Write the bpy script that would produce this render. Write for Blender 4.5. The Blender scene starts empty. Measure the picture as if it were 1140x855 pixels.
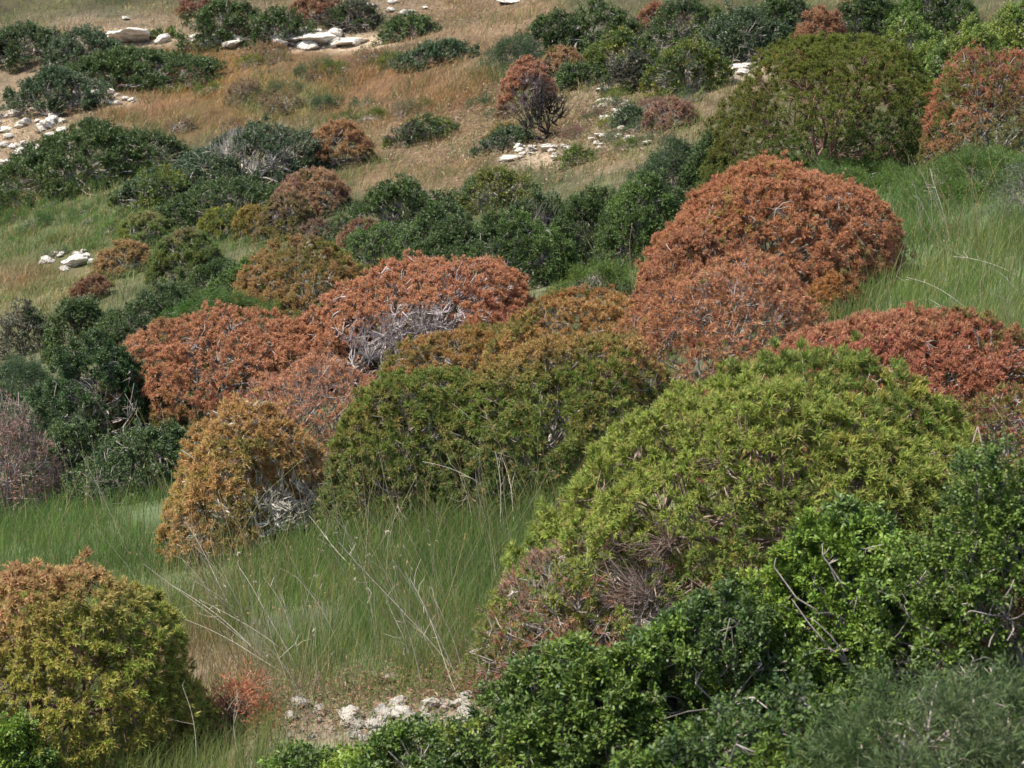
import bpy, bmesh, math
import numpy as np
from mathutils import Vector

# ------------------------------------------------------------------ camera, world, sun, exposure
scene = bpy.context.scene
COL = scene.collection
PITCH = math.radians(-12.0)
HFOV = math.radians(30.0)
cam_d = bpy.data.cameras.new('camera')
cam = bpy.data.objects.new('camera', cam_d)
COL.objects.link(cam)
cam.location = (0, 0, 0)
cam.rotation_euler = (math.radians(90) + PITCH, 0, 0)
cam_d.sensor_width = 36
cam_d.angle = HFOV
cam_d.clip_start = 0.05
cam_d.clip_end = 2000
cam_d.dof.use_dof = True
cam_d.dof.focus_distance = 13.5
cam_d.dof.aperture_fstop = 7.0
scene.camera = cam

SUN_EL = math.radians(60)
SUN_AZ = math.radians(-100)         # clockwise from +Y (away from the camera): high on the left, a little behind the camera
world = bpy.data.worlds.new('World')
scene.world = world
world.use_nodes = True
nt = world.node_tree
bg = nt.nodes['Background']
sky = nt.nodes.new('ShaderNodeTexSky')
sky.sky_type = 'NISHITA'
sky.sun_disc = False
sky.sun_elevation = SUN_EL
sky.sun_rotation = SUN_AZ
sky.dust_density = 2.0
nt.links.new(sky.outputs[0], bg.inputs[0])
bg.inputs[1].default_value = 0.15
sun_d = bpy.data.lights.new('sun', 'SUN')
sun_d.energy = 4.6
sun_d.angle = math.radians(0.6)
sun_d.color = (1.0, 0.95, 0.86)
sun = bpy.data.objects.new('sun', sun_d)
COL.objects.link(sun)
sdir = Vector((math.sin(SUN_AZ) * math.cos(SUN_EL), math.cos(SUN_AZ) * math.cos(SUN_EL), math.sin(SUN_EL)))
sun.rotation_euler = sdir.to_track_quat('Z', 'Y').to_euler()
sun.location = (0, 0, 30)
scene.view_settings.view_transform = 'Standard'
scene.view_settings.look = 'None'
scene.view_settings.exposure = 0.85
scene.view_settings.gamma = 1.0
scene.view_settings.use_curve_mapping = False
scene.render.engine = 'CYCLES'
cy = scene.cycles
cy.max_bounces = 5
cy.diffuse_bounces = 3
cy.glossy_bounces = 1
cy.transmission_bounces = 3
cy.transparent_max_bounces = 2
cy.caustics_reflective = False
cy.caustics_refractive = False
cy.use_denoising = True
try:
    cy.denoiser = 'OPENIMAGEDENOISE'
except Exception:
    pass

# ------------------------------------------------------------------ terrain function and picture <-> ground
PW, PH = 1140.0, 855.0
F = (PW / 2) / math.tan(HFOV / 2)
CPI, SPI = math.cos(PITCH), math.sin(PITCH)
_py = np.array([-40, -5, 0, 4, 8, 10, 12, 15, 19.5, 27, 37, 48, 60, 75, 100, 150, 250, 500], float)
_pz = np.array([2.0, -1.3, -1.75, -2.7, -3.46, -3.5, -3.6, -3.75, -3.95, -4.15, -3.8, -2.75, -0.9, 2.2, 8, 20, 42, 80], float)
_fy = np.linspace(-40, 500, 2161)
_fz = np.interp(_fy, _py, _pz)
_k = np.hanning(17); _k /= _k.sum()
_fz = np.convolve(np.pad(_fz, 8, 'edge'), _k, 'valid')


def snoise(p, seed, freq=1.0, n=7):
    r = np.random.default_rng(seed)
    k = r.normal(size=(n, p.shape[1])); k /= np.linalg.norm(k, axis=1)[:, None]
    k *= r.uniform(0.6, 1.6, (n, 1)) * freq
    ph = r.uniform(0, 6.28, n)
    return np.sin(p @ k.T + ph).sum(1) / math.sqrt(n)


def height(x, y):
    x = np.atleast_1d(np.asarray(x, float)); y = np.atleast_1d(np.asarray(y, float))
    z = np.interp(y, _fy, _fz)
    c = np.interp(y, [0, 35, 60, 120], [0.27, 0.25, 0.17, 0.08])
    z = z + c * 16 * np.tanh(x / 16)
    p = np.stack([x, y], 1)
    z = z + 0.07 * snoise(p, 1, 0.9) * np.clip(y / 20, .4, 3) + 0.02 * snoise(p, 2, 3.1) + 0.012 * snoise(p, 3, 8.0)
    return z


def at(px, py):
    """the ground point seen at a photograph pixel (vectorised ray march)"""
    px = np.atleast_1d(np.asarray(px, float)); py = np.atleast_1d(np.asarray(py, float))
    u = (px - PW / 2) / F; v = -(py - PH / 2) / F
    dx = u; dy = CPI - v * SPI; dz = SPI + v * CPI
    t = np.full(px.shape, 3.0); prev = t.copy(); hit = np.zeros(px.shape, bool)
    for i in range(230):
        g = height(t * dx, t * dy)
        below = (t * dz < g) & ~hit
        hit |= below
        if hit.all():
            break
        prev = np.where(hit, prev, t)
        t = np.where(hit, t, t * 1.018 + 0.01)
    lo, hi = prev.copy(), t.copy()
    for i in range(12):
        m = (lo + hi) / 2
        b = m * dz < height(m * dx, m * dy)
        hi = np.where(b, m, hi); lo = np.where(b, lo, m)
    return np.stack([hi * dx, hi * dy, height(hi * dx, hi * dy)], 1), hit


def project(P):
    d = P[:, 1] * CPI + P[:, 2] * SPI
    v = -P[:, 1] * SPI + P[:, 2] * CPI
    d = np.where(d < 0.5, 0.5, d)
    return PW / 2 + F * P[:, 0] / d, PH / 2 - F * v / d, d


# ------------------------------------------------------------------ mesh and material helpers
def mesh_obj(name, V, faces, cols, mat, parent=None, smooth=False):
    """faces: list of (M,k) index arrays; cols: (N,3) per vertex or None"""
    me = bpy.data.meshes.new(name)
    V = np.asarray(V, np.float32)
    me.vertices.add(len(V)); me.vertices.foreach_set('co', V.ravel())
    if not isinstance(faces, list):
        faces = [faces]
    li = np.concatenate([f.ravel() for f in faces]).astype(np.int32)
    tot = np.concatenate([np.full(len(f), f.shape[1]) for f in faces]).astype(np.int32)
    st = np.concatenate([[0], np.cumsum(tot)[:-1]]).astype(np.int32)
    me.loops.add(len(li)); me.loops.foreach_set('vertex_index', li)
    me.polygons.add(len(tot)); me.polygons.foreach_set('loop_start', st)
    me.polygons.foreach_set('loop_total', tot)
    if smooth:
        me.polygons.foreach_set('use_smooth', np.ones(len(tot), bool))
    if cols is not None:
        a = me.color_attributes.new('Col', 'FLOAT_COLOR', 'POINT')
        c4 = np.ones((len(V), 4), np.float32); c4[:, :3] = np.clip(cols, 0, 1)
        a.data.foreach_set('color', c4.ravel())
    me.update(calc_edges=True)
    me.materials.append(mat)
    o = bpy.data.objects.new(name, me)
    COL.objects.link(o)
    if parent is not None:
        o.parent = parent
    return o


def new_mat(name):
    m = bpy.data.materials.new(name); m.use_nodes = True
    m.node_tree.nodes.clear()
    return m, m.node_tree


def leaf_material(name, rough=0.55, transl=0.3, spec=0.3):
    m, t = new_mat(name)
    out = t.nodes.new('ShaderNodeOutputMaterial')
    a = t.nodes.new('ShaderNodeAttribute'); a.attribute_name = 'Col'
    b = t.nodes.new('ShaderNodeBsdfPrincipled')
    b.inputs['Roughness'].default_value = rough
    b.inputs['Specular IOR Level'].default_value = spec
    t.links.new(a.outputs['Color'], b.inputs['Base Color'])
    tr = t.nodes.new('ShaderNodeBsdfTranslucent')
    t.links.new(a.outputs['Color'], tr.inputs['Color'])
    mx = t.nodes.new('ShaderNodeMixShader'); mx.inputs[0].default_value = transl
    t.links.new(b.outputs[0], mx.inputs[1]); t.links.new(tr.outputs[0], mx.inputs[2])
    t.links.new(mx.outputs[0], out.inputs[0])
    return m


def rough_material(name, scale, amount, bump, vcol=True, base=(.5, .5, .5)):
    m, t = new_mat(name)
    out = t.nodes.new('ShaderNodeOutputMaterial')
    b = t.nodes.new('ShaderNodeBsdfPrincipled')
    b.inputs['Roughness'].default_value = 0.9
    b.inputs['Specular IOR Level'].default_value = 0.15
    tc = t.nodes.new('ShaderNodeTexCoord')
    n = t.nodes.new('ShaderNodeTexNoise'); n.inputs['Scale'].default_value = scale
    n.inputs['Detail'].default_value = 8; n.inputs['Roughness'].default_value = 0.65
    t.links.new(tc.outputs['Object'], n.inputs['Vector'])
    r = t.nodes.new('ShaderNodeMapRange')
    r.inputs['From Min'].default_value = 0.3; r.inputs['From Max'].default_value = 0.7
    r.inputs['To Min'].default_value = 1 - amount; r.inputs['To Max'].default_value = 1 + amount
    t.links.new(n.outputs['Fac'], r.inputs['Value'])
    mul = t.nodes.new('ShaderNodeVectorMath'); mul.operation = 'SCALE'
    if vcol:
        a = t.nodes.new('ShaderNodeAttribute'); a.attribute_name = 'Col'
        t.links.new(a.outputs['Color'], mul.inputs[0])
    else:
        mul.inputs[0].default_value = base
    t.links.new(r.outputs[0], mul.inputs['Scale'])
    t.links.new(mul.outputs[0], b.inputs['Base Color'])
    bp = t.nodes.new('ShaderNodeBump'); bp.inputs['Strength'].default_value = bump
    bp.inputs['Distance'].default_value = 0.03
    t.links.new(n.outputs['Fac'], bp.inputs['Height'])
    t.links.new(bp.outputs[0], b.inputs['Normal'])
    t.links.new(b.outputs[0], out.inputs[0])
    return m


M_SPURGE = leaf_material('spurge leaf', 0.6, 0.38, 0.25)
M_GLOSSY = leaf_material('mastic leaf', 0.5, 0.22, 0.35)
M_GRASS = leaf_material('grass blade', 0.6, 0.35, 0.2)
M_BARK = rough_material('grey bark', 30, 0.25, 0.3)
M_GROUND = rough_material('stony soil', 5, 0.35, 0.6)
M_ROCK = rough_material('pale limestone', 9, 0.3, 1.0)


def tag(o, label=None, cat=None, group=None, kind=None):
    if label: o['label'] = label
    if cat: o['category'] = cat
    if group: o['group'] = group
    if kind: o['kind'] = kind
    return o


def empty(name, loc):
    o = bpy.data.objects.new(name, None); COL.objects.link(o)
    o.empty_display_size = 0.2
    o.location = loc
    return o


def unit(v):
    return v / np.maximum(np.linalg.norm(v, axis=-1, keepdims=True), 1e-9)


def leaves(P, D, N, L, W, C, sides=4, curl=0.1, T=None):
    """one narrow blade per row: base P, direction D, face normal hint N"""
    n = len(P)
    D = unit(D); S = unit(np.cross(D, N)); U = unit(np.cross(S, D))
    L = L[:, None]; W = W[:, None]
    if sides == 4:
        pts = [P, P + D * L * .5 + S * W * .5 + U * L * curl, P + D * L - U * L * curl * .6, P + D * L * .5 - S * W * .5 + U * L * curl]
    else:
        pts = [P, P + D * L * .3 + S * W * .48, P + D * L * .72 + S * W * .4 - U * L * curl * .4, P + D * L - U * L * curl,
               P + D * L * .72 - S * W * .4 - U * L * curl * .4, P + D * L * .3 - S * W * .48]
    k = len(pts)
    V = np.stack(pts, 1).reshape(-1, 3)
    Fc = np.arange(n * k).reshape(n, k)
    Cv = np.repeat(C, k, axis=0)
    if T is not None:
        Cv = Cv.reshape(n, k, 3); Cv[:, k // 2] = T
        Cv = Cv.reshape(-1, 3)
    return V, Fc, Cv


def tubes(A, B, ra, rb, C, rng, bend=0.12, segs=2, sides=4):
    """bent tapering tubes from A to B; one closed strip per row"""
    n = len(A)
    D = B - A; Ln = np.linalg.norm(D, axis=1, keepdims=True)
    ref = np.where(np.abs(unit(D)[:, 2:3]) > .9, np.array([[1., 0, 0]]), np.array([[0, 0, 1.]]))
    S = unit(np.cross(D, ref)); U = unit(np.cross(S, D))
    off = (rng.normal(size=(n, 1)) * S + rng.normal(size=(n, 1)) * U) * bend * Ln
    rings = []
    for i in range(segs + 1):
        t = i / segs
        c = A + D * t + off * (4 * t * (1 - t))
        r = (ra * (1 - t) + rb * t)[:, None]
        ring = [c + r * (math.cos(2 * math.pi * j / sides) * S + math.sin(2 * math.pi * j / sides) * U) for j in range(sides)]
        rings.append(np.stack(ring, 1))
    V = np.stack(rings, 1)                      # n, segs+1, sides, 3
    idx = np.arange(n * (segs + 1) * sides).reshape(n, segs + 1, sides)
    q = np.stack([idx[:, :-1, :], np.roll(idx, -1, 2)[:, :-1, :], np.roll(idx, -1, 2)[:, 1:, :], idx[:, 1:, :]], -1)
    return V.reshape(-1, 3), q.reshape(-1, 4), np.repeat(C, (segs + 1) * sides, axis=0)


def join(parts):
    Vs, Fs, Cs, o = [], {}, [], 0
    for V, Fc, C in parts:
        Vs.append(V); Cs.append(C); Fs.setdefault(Fc.shape[1], []).append(Fc + o); o += len(V)
    return np.concatenate(Vs), [np.concatenate(f) for f in Fs.values()], np.concatenate(Cs)


# ------------------------------------------------------------------ colours (base colours, linear)
c = lambda *a: np.array(a, float)
SALMON = c(.49, .24, .13); RED = c(.43, .175, .10); CRIMSON = c(.44, .14, .105); ORANGE = c(.44, .26, .10)
GOLD = c(.40, .29, .09); TAN = c(.40, .25, .14); BROWN = c(.20, .10, .06); OLIVE = c(.155, .165, .035)
GREEN = c(.125, .185, .032); LIME = c(.205, .26, .045); DKGREEN = c(.064, .098, .030); MIDGREEN = c(.10, .155, .040)
BLUEGREEN = c(.085, .12, .055); YELLOWGREEN = c(.33, .33, .06); GREYGREEN = c(.12, .155, .075); PINKBROWN = c(.27, .16, .12)
GREYTWIG = c(.30, .26, .23); PALETWIG = c(.42, .38, .32); DARKTWIG = c(.09, .07, .06); BLACKTWIG = c(.03, .025, .022); BROWNTWIG = c(.2, .12, .09)

# ------------------------------------------------------------------ shrub builder
COUNT = {'leaves': 0}


def shrub(name, label, cx, top, base, w, style, pal, low=None, lowf=0.35, cat='shrub', group=None, seed=None, bare=None,
          depth=0.85, cover=None, twig=GREYTWIG, lobes=None, lean=0.0, patch=0.5, stems=1.0, twiglen=1.0, leafscale=1.0, hmax=None, floor=None, tip=None, high=None, highf=.75, stemr=1.0):
    """pal: [(colour, weight)...] patches over the crown; low: colour of the lowest leaves; bare: (direction, size) leafless side"""
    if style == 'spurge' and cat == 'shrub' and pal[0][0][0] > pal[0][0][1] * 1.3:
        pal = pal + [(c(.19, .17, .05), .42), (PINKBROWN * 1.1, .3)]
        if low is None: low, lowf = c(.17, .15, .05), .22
    if seed is None:
        seed = int(abs(cx) * 7 + top * 13 + w) % 99991
    rng = np.random.default_rng(seed)
    P0, _ = at(cx, base); P0 = P0[0]
    _, _, d = project(P0[None, :] + np.array([[0, 0, .3]])); d = float(d[0])
    s = d / F                                        # metres per photograph pixel here
    R = w * s / 2 * (1.06 if style == 'spurge' else 1.0); H = (base - top) * s * 1.0
    if hmax: H = min(H, hmax)
    ppm = 1 / s
    if floor is None: floor = .10 if style == 'spurge' else .0

    def conform(p):
        # follow the slope under the shrub: full at its foot, half at its top
        g = height(P0[0] + p[:, 0], P0[1] + p[:, 1]) - P0[2]
        q = p.copy(); q[:, 2] += g * (1 - .45 * np.clip(p[:, 2] / H, 0, 1))
        return q
    root = empty(name, P0 - np.array([0, 0, 0.02]))
    tag(root, label, cat, group)
    # lobes: ellipsoids (centre, radii)
    if lobes is None:
        lobes = 1 if style == 'spurge' else max(3, int(3 + 2 * R / max(H, .1)))
    LB = []
    if lobes == 1:
        LB.append((np.array([0, 0, 0.0]), np.array([R, R * depth, H])))
    else:
        for i in range(lobes):
            f = (i + .5) / lobes * 2 - 1
            ox = f * R * .72 + rng.normal() * R * .06
            oy = rng.uniform(-.5, .5) * R * depth * .8 * math.sqrt(max(0.1, 1 - f * f))
            hh = H * (1 - .38 * abs(f) ** 1.5 + lean * f) * rng.uniform(.82, 1.0)
            rr = max(R * rng.uniform(.46, .6), .3 * hh)
            LB.append((np.array([ox, oy, 0.0]), np.array([min(rr, R * 1.04 - abs(ox) * .8), rr * depth, hh])))
        LB.append((np.array([0, 0, 0.0]), np.array([R * .62, R * .55 * depth, H])))
    # cluster centres on the lobes
    spec = {'spurge': (0.035, .15, 10, 8.5), 'mastic': (0.020, .42, 11, 5.5), 'broom': (0.05, .13, 12, 3.5), 'twig': (0.05, .2, 5, .5)}[style]
    l0, aspect, per, cov = spec
    cov = cover if cover is not None else cov
    if style == 'spurge' and w <= 90 and cat == 'shrub' and cover is None:
        cov = 11; stems *= .5
    Lf = max(l0 * leafscale, (2.4 if style != 'mastic' else 2.1) / ppm); Wf = Lf * aspect
    if style == 'mastic': Wf = Lf * .45
    if ppm < 75: Wf *= 1.35
    rc = max(0.042 if style != 'broom' else .1, 5.5 / ppm) * (1 if style == 'spurge' else 1.35)
    cents, norms, levs = [], [], []
    for ci, rad in LB:
        area = 2 * math.pi * ((rad[0] * rad[1]) ** 1.6 / 3 + 2 * (rad[0] * rad[2]) ** 1.6 / 3) ** (1 / 1.6) * .95
        nclu = int(area / (rc * rc * 1.7)) + 6
        dr = unit(rng.normal(size=(nclu * 3, 3))); dr = dr[dr[:, 2] > -.12][:nclu]
        for shell, keep in ((1.0, 1.0), (.82, .45)):
            dd = dr[rng.random(len(dr)) < keep]
            big = (.12 if w > 90 else .06) if style == 'spurge' else .15
            m = shell * (1 + big * np.clip(snoise(dd, seed + 5, 2.4), -1.3, 1.3) * .6 + big * .45 * np.clip(snoise(dd, seed + 6, 8.0), -1.4, 1.4)) + rng.normal(size=len(dd)) * .02 + (rng.random(len(dd)) < .05) * rng.uniform(0, .09, len(dd))
            p = ci + dd * rad * m[:, None]
            keepm = p[:, 2] > floor * H
            inside = np.zeros(len(p), bool)
            for cj, rj in LB:
                if cj is ci: continue
                inside |= (((p - cj) / (rj * .86)) ** 2).sum(1) < 1
            keepm &= ~inside & ~(snoise(dd, seed + 8, 7.0) > 1.45 + (shell < 1))
            cents.append(p[keepm]); norms.append(unit(dd / rad)[keepm]); levs.append(np.full(keepm.sum(), shell))
    Cc = np.concatenate(cents); Nc = np.concatenate(norms); Lv = np.concatenate(levs)
    rel = Cc / np.array([R, R * depth, H])
    # bare side
    leafy = np.ones(len(Cc), bool)
    if bare is not None:
        for bd, bs in bare:
            q = unit(rel) @ unit(np.array(bd, float))
            leafy &= ~(q + .12 * snoise(rel, seed + 9, 6.0) > bs)
    # scale the height so that the crown's top reaches the row it has in the photograph
    rows = np.percentile(project(conform(Cc) + P0)[1], 1.5)
    kz = np.clip((base - top - 1.3 * rc * ppm) / max(base - rows, 4), .4, 1.6)
    Cc[:, 2] *= kz; H *= kz
    Cc = conform(Cc)
    tips = Cc.copy()
    # colours per cluster
    nz = np.stack([snoise(rel, seed + 20 + i, 2.2 + 2.5 * patch) + .45 * snoise(rel, seed + 40 + i, 9.0) + rng.normal(size=len(rel)) * .35 + 1.6 * math.log(wt) for i, (_, wt) in enumerate(pal)], 1)
    pc = np.array([p for p, _ in pal])
    ch = nz.argmax(1)
    ccol = pc[ch]
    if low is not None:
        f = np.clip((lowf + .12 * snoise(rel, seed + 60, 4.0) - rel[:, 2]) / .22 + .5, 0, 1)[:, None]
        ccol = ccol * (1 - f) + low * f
    if high is not None:
        f = np.clip((rel[:, 2] / max(rel[:, 2].max(), .1) - highf - .10 * snoise(rel, seed + 61, 4.0)) / .2 + .5, 0, 1)[:, None]
        ccol = ccol * (1 - f) + high * rng.uniform(.8, 1.2, (len(ccol), 1)) * f
    if style != 'twig' or cov > 0:
        nl = cov * (2 * math.pi * R * max(R * depth, H) * .9) / (Lf * Wf)
        idx = np.nonzero(leafy)[0]
        if len(idx):
            k = max(2, int(round(nl / per / max(1, len(idx)))))
            k = min(k, 40)
            ci = np.repeat(idx, k)
            # rosette positions on a small hemisphere round the cluster's outward direction
            od = unit(rng.normal(size=(len(ci), 3)) * (.5 if style == 'spurge' else .75) + Nc[ci] * .9 + np.array([0, 0, .35]))
            rp = Cc[ci] + od * rc * rng.uniform(.35, 1.0, (len(ci), 1)) * (1 + .35 * rng.normal(size=(len(ci), 1)).clip(-1, 1))
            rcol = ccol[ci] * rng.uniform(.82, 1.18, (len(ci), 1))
            # a share of rosettes takes another palette colour
            sw = rng.random(len(ci)) < .32
            rcol[sw] = pc[rng.integers(0, len(pc), sw.sum())] * .5 + rcol[sw] * .5
            # leaves
            li = np.repeat(np.arange(len(rp)), per)
            ax = unit(od[li] + np.array([0, 0, .25]))
            spread = {'spurge': 1.0, 'mastic': 1.1, 'broom': 1.0, 'twig': 1.0}[style]
            rd = unit(rng.normal(size=(len(li), 3)))
            tang = unit(rd - (rd * ax).sum(1, keepdims=True) * ax)
            ang = (rng.uniform(.08, 1.02, (len(li), 1)) if style == 'spurge' else rng.uniform(.25, 1.25, (len(li), 1))) * spread
            D = ax * np.cos(ang) + tang * np.sin(ang)
            D[:, 2] -= .12
            if style == 'mastic':
                pos = rp[li] + ax * rng.uniform(-.9, .5, (len(li), 1)) * Lf * 1.3 + rd * Lf * .25
                Nn = unit(np.array([0, 0, 1.]) + .7 * rng.normal(size=(len(li), 3)))
            elif style == 'broom':
                pos = rp[li] + rd * Lf * .6
                Nn = unit(rng.normal(size=(len(li), 3)))
            else:
                pos = rp[li] + ax * rng.uniform(-.5, .15, (len(li), 1)) * Lf * .8
                Nn = ax + .3 * rd
            vig = (1 + .28 * np.clip(snoise(rel, seed + 71, 5.0), -1.3, 1.3))[ci][li]        # some branches carry bigger leaves
            Ls = Lf * vig * rng.uniform(.55, 1.25, len(li)); Ws = Wf * rng.uniform(.8, 1.2, len(li))
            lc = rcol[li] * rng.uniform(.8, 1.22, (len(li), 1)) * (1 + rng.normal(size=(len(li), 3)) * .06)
            tc = None
            if style == 'spurge':
                tcol = np.array(tip if tip is not None else pal[0][0] * np.array([1.4, 1.45, 1.25]) + .02)
                tw = (rng.random((len(ci), 1)) ** 1.5)[li]
                tc = lc * (1 - tw) + tcol * tw
            V, Fc, Cv = leaves(pos, D, Nn, Ls, Ws, lc, sides=6 if (style == 'mastic' and ppm > 110) else 4, curl=.12, T=tc)
            COUNT['leaves'] += len(li)
            mesh_obj('foliage', V, Fc, Cv, M_GLOSSY if style == 'mastic' else M_SPURGE, root)
    # stems: trunk fan -> limbs -> branches -> twigs
    parts = []
    r0 = max(.009, R * .014)
    rt = max(.0018, .33 / ppm) * stemr; r0 *= stemr
    levels = []
    for frac, n in ((.30, 9), (.6, 34), (.84, 150 if bare is None else 300)):
        dd = unit(rng.normal(size=(int(n * 2.2 * stems) + 4, 3)) + np.array([0, 0, .25])); dd = dd[dd[:, 2] > .02][:int(n * stems) + 3]
        levels.append(conform(dd * np.array([R, R * depth, H]) * (frac * (1 + .1 * rng.normal(size=(len(dd), 1))))))
    ntip = int(min(len(tips), (700 if style != 'twig' else 1500) * stems * (1 if ppm > 90 else .45)))
    bt = tips[rng.permutation(len(tips))[:ntip]]
    if bare is not None:      # every tip of the leafless side keeps its twig
        extra = tips[~leafy]
        extra = extra[rng.permutation(len(extra))[:900]]
        bt = np.concatenate([bt, extra, extra + rng.normal(size=extra.shape) * rc * .6])
    levels.append(bt * (1.0 if style != 'twig' else 1.0))
    prev = rng.normal(size=(6, 3)) * np.array([.06, .06, 0]) * min(R, 1)
    prev[:, 2] = -.08
    radii = [r0 * 1.3, r0, r0 * .55, max(r0 * .3, rt * 1.4), rt]
    for li, pts in enumerate(levels):
        d2 = ((pts[:, None, :] - prev[None, :, :]) ** 2).sum(2)
        if li < 3: d2 = d2 * rng.uniform(.6, 1.4, d2.shape)
        pi_ = d2.argmin(1)
        A = prev[pi_]
        ra = np.full(len(pts), radii[li]); rb = np.full(len(pts), radii[li + 1])
        bc = np.array(twig) * (1.0 if li > 0 else .8)
        C = np.repeat(bc[None, :], len(pts), 0) * rng.uniform(.7, 1.25, (len(pts), 1))
        parts.append(tubes(A, pts, ra, rb, C, rng, bend=.10 if li < 3 else .13, segs=3 if li < 3 else 2, sides=5 if li < 2 else 3))
        prev = pts
    if style == 'twig' or bare is not None:            # fine end twigs
        e = bt if style == 'twig' else bt[-min(len(bt), 1500):]
        for rep in range(2):
            q = e + (unit(e) * .9 + rng.normal(size=e.shape) * .32 + np.array([0, 0, .35])) * rc * 1.1 * twiglen
            C = np.repeat(np.array(twig)[None, :], len(q), 0) * rng.uniform(.8, 1.3, (len(q), 1))
            parts.append(tubes(e, q, np.full(len(q), rt * .75), np.full(len(q), rt * .4), C, rng, bend=.08, segs=2, sides=3))
    V, Fc, Cv = join(parts)
    mesh_obj('branches', V, Fc, Cv, M_BARK, root)
    return root


# ------------------------------------------------------------------ ground zones (photograph pixels)
# (cx, cy, rx, ry, weight, ground colour, blade colour A, blade colour B, height m, density, width factor)
GGR = c(.085, .150, .040); GG2 = c(.125, .205, .045); GG3 = c(.175, .22, .06)
STRAW = c(.40, .285, .15); STRAW2 = c(.30, .185, .095); RUST = c(.38, .19, .065); SOIL = c(.17, .12, .08); PALE = c(.34, .28, .20)
Z = [
    (350, 47, 62, 8, 2.6, c(.50, .43, .33), STRAW, STRAW2, .1, .12),
    (145, 43, 48, 8, 2.6, c(.48, .40, .30), STRAW, STRAW2, .1, .12),
    (20, 140, 50, 28, 1.6, c(.42, .35, .26), STRAW, STRAW2, .1, .25),
    (105, 112, 45, 7, 1.6, c(.42, .36, .27), STRAW, GG3, .1, .3),
    (680, 128, 24, 16, 1.4, c(.42, .37, .30), STRAW, GG3, .1, .3),
    (600, 175, 40, 10, 1.4, c(.40, .34, .27), STRAW, GG3, .1, .3),
    (820, 78, 30, 10, 1.8, c(.42, .39, .34), STRAW, GG3, .1, .3),
    (90, 570, 170, 90, 1.0, c(.07, .09, .04), GGR, GG2, .26, 1.0),
    (420, 600, 190, 110, 1.0, c(.07, .09, .04), GGR, GG2, .27, 1.0),
    (330, 690, 200, 70, 1.0, c(.08, .09, .045), GG2, GG3, .24, 1.0),
    (520, 660, 110, 90, 1.0, c(.07, .09, .04), GGR, GG3, .26, 1.0),
    (240, 760, 70, 70, 1.2, SOIL, STRAW2, GG3, .12, .5),
    (420, 800, 130, 32, 1.1, c(.16, .125, .09), STRAW2, GG3, .10, .6),
    (510, 760, 60, 22, .8, c(.14, .10, .07), c(.26, .14, .09), GG3, .14, .6),
    (1060, 240, 130, 80, 1.0, c(.08, .11, .045), GG2, GGR, .28, 1.0),
    (1080, 330, 110, 70, 1.0, c(.09, .11, .05), GG2, GG3, .27, .9),
    (700, 300, 60, 45, 1.0, c(.08, .10, .045), GG2, GG3, .27, .9),
    (90, 245, 140, 60, 1.5, c(.11, .13, .06), GG2, GGR, .25, 1.0),
    (10, 300, 70, 60, .9, c(.14, .14, .07), GG2, STRAW2, .22, 1.0),
    (300, 105, 60, 22, .95, c(.12, .13, .06), GG2, GGR, .3, 1.0),
    (575, 95, 30, 25, .8, c(.11, .13, .06), GG2, BLUEGREEN, .3, 1.0),
    (150, 215, 60, 30, .9, c(.11, .13, .06), GG2, GGR, .25, 1.0),
    (730, 165, 50, 16, .8, c(.12, .12, .06), GG2, GG3, .22, .9),
    (400, 165, 30, 15, .8, c(.11, .13, .06), GG2, GG3, .25, 1.0),
    (100, 300, 60, 22, .8, c(.2, .16, .1), STRAW2, GG3, .2, .8),
    (250, 85, 110, 50, 1.2, c(0.150, 0.096, 0.048), RUST, c(.38, .25, .10), .26, 1.0),
    (440, 95, 110, 45, 1.1, c(0.156, 0.096, 0.054), RUST, STRAW2, .26, 1.0),
    (180, 110, 70, 30, .8, c(0.150, 0.090, 0.048), RUST, STRAW2, .24, 1.0),
    (500, 160, 110, 45, 1.0, c(0.180, 0.132, 0.084), STRAW2, STRAW, .17, .9),
    (440, 190, 60, 25, 1.0, c(0.168, 0.120, 0.072), STRAW2, GG3, .18, .9),
    (520, 30, 90, 40, 1.1, c(0.204, 0.150, 0.096), STRAW, STRAW2, .18, 1.0),
    (680, 130, 100, 50, 1.0, c(0.192, 0.150, 0.102), STRAW2, GG3, .22, .7),
    (20, 150, 70, 70, 1.0, PALE * .8, STRAW2, STRAW, .10, .4),
    (180, 30, 120, 16, 1.0, PALE * .7, STRAW, STRAW2, .18, .6),
    (400, 10, 160, 14, .8, PALE * .6, STRAW2, RUST, .2, .7),
    (800, 90, 60, 20, .7, PALE * .7, STRAW2, GG3, .2, .6),
]
DEF = (c(.085, .085, .045), c(.09, .12, .04), GG3, .2, .5)


def zones(P):
    px, py, _ = project(P)
    w = np.zeros((len(P), len(Z) + 1)); w[:, -1] = .35
    for i, z in enumerate(Z):
        q = ((px - z[0]) / z[2]) ** 2 + ((py - z[1]) / z[3]) ** 2
        w[:, i] = z[4] * np.exp(-q * .9)
    fr = np.stack([px / 40, py / 25], 1)
    for i in range(w.shape[1]):
        w[:, i] *= np.exp(.28 * snoise(fr, 300 + i, 1.0) + .2 * snoise(fr, 400 + i, 3.2))
    G = np.array([z[5] for z in Z] + [DEF[0]]); A = np.array([z[6] for z in Z] + [DEF[1]]); B = np.array([z[7] for z in Z] + [DEF[2]])
    Hh = np.array([z[8] for z in Z] + [DEF[3]]); Dn = np.array([z[9] for z in Z] + [DEF[4]])
    ww = w ** 3; ww /= ww.sum(1, keepdims=True)
    return ww @ G, ww @ A, ww @ B, ww @ Hh, ww @ Dn


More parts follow.
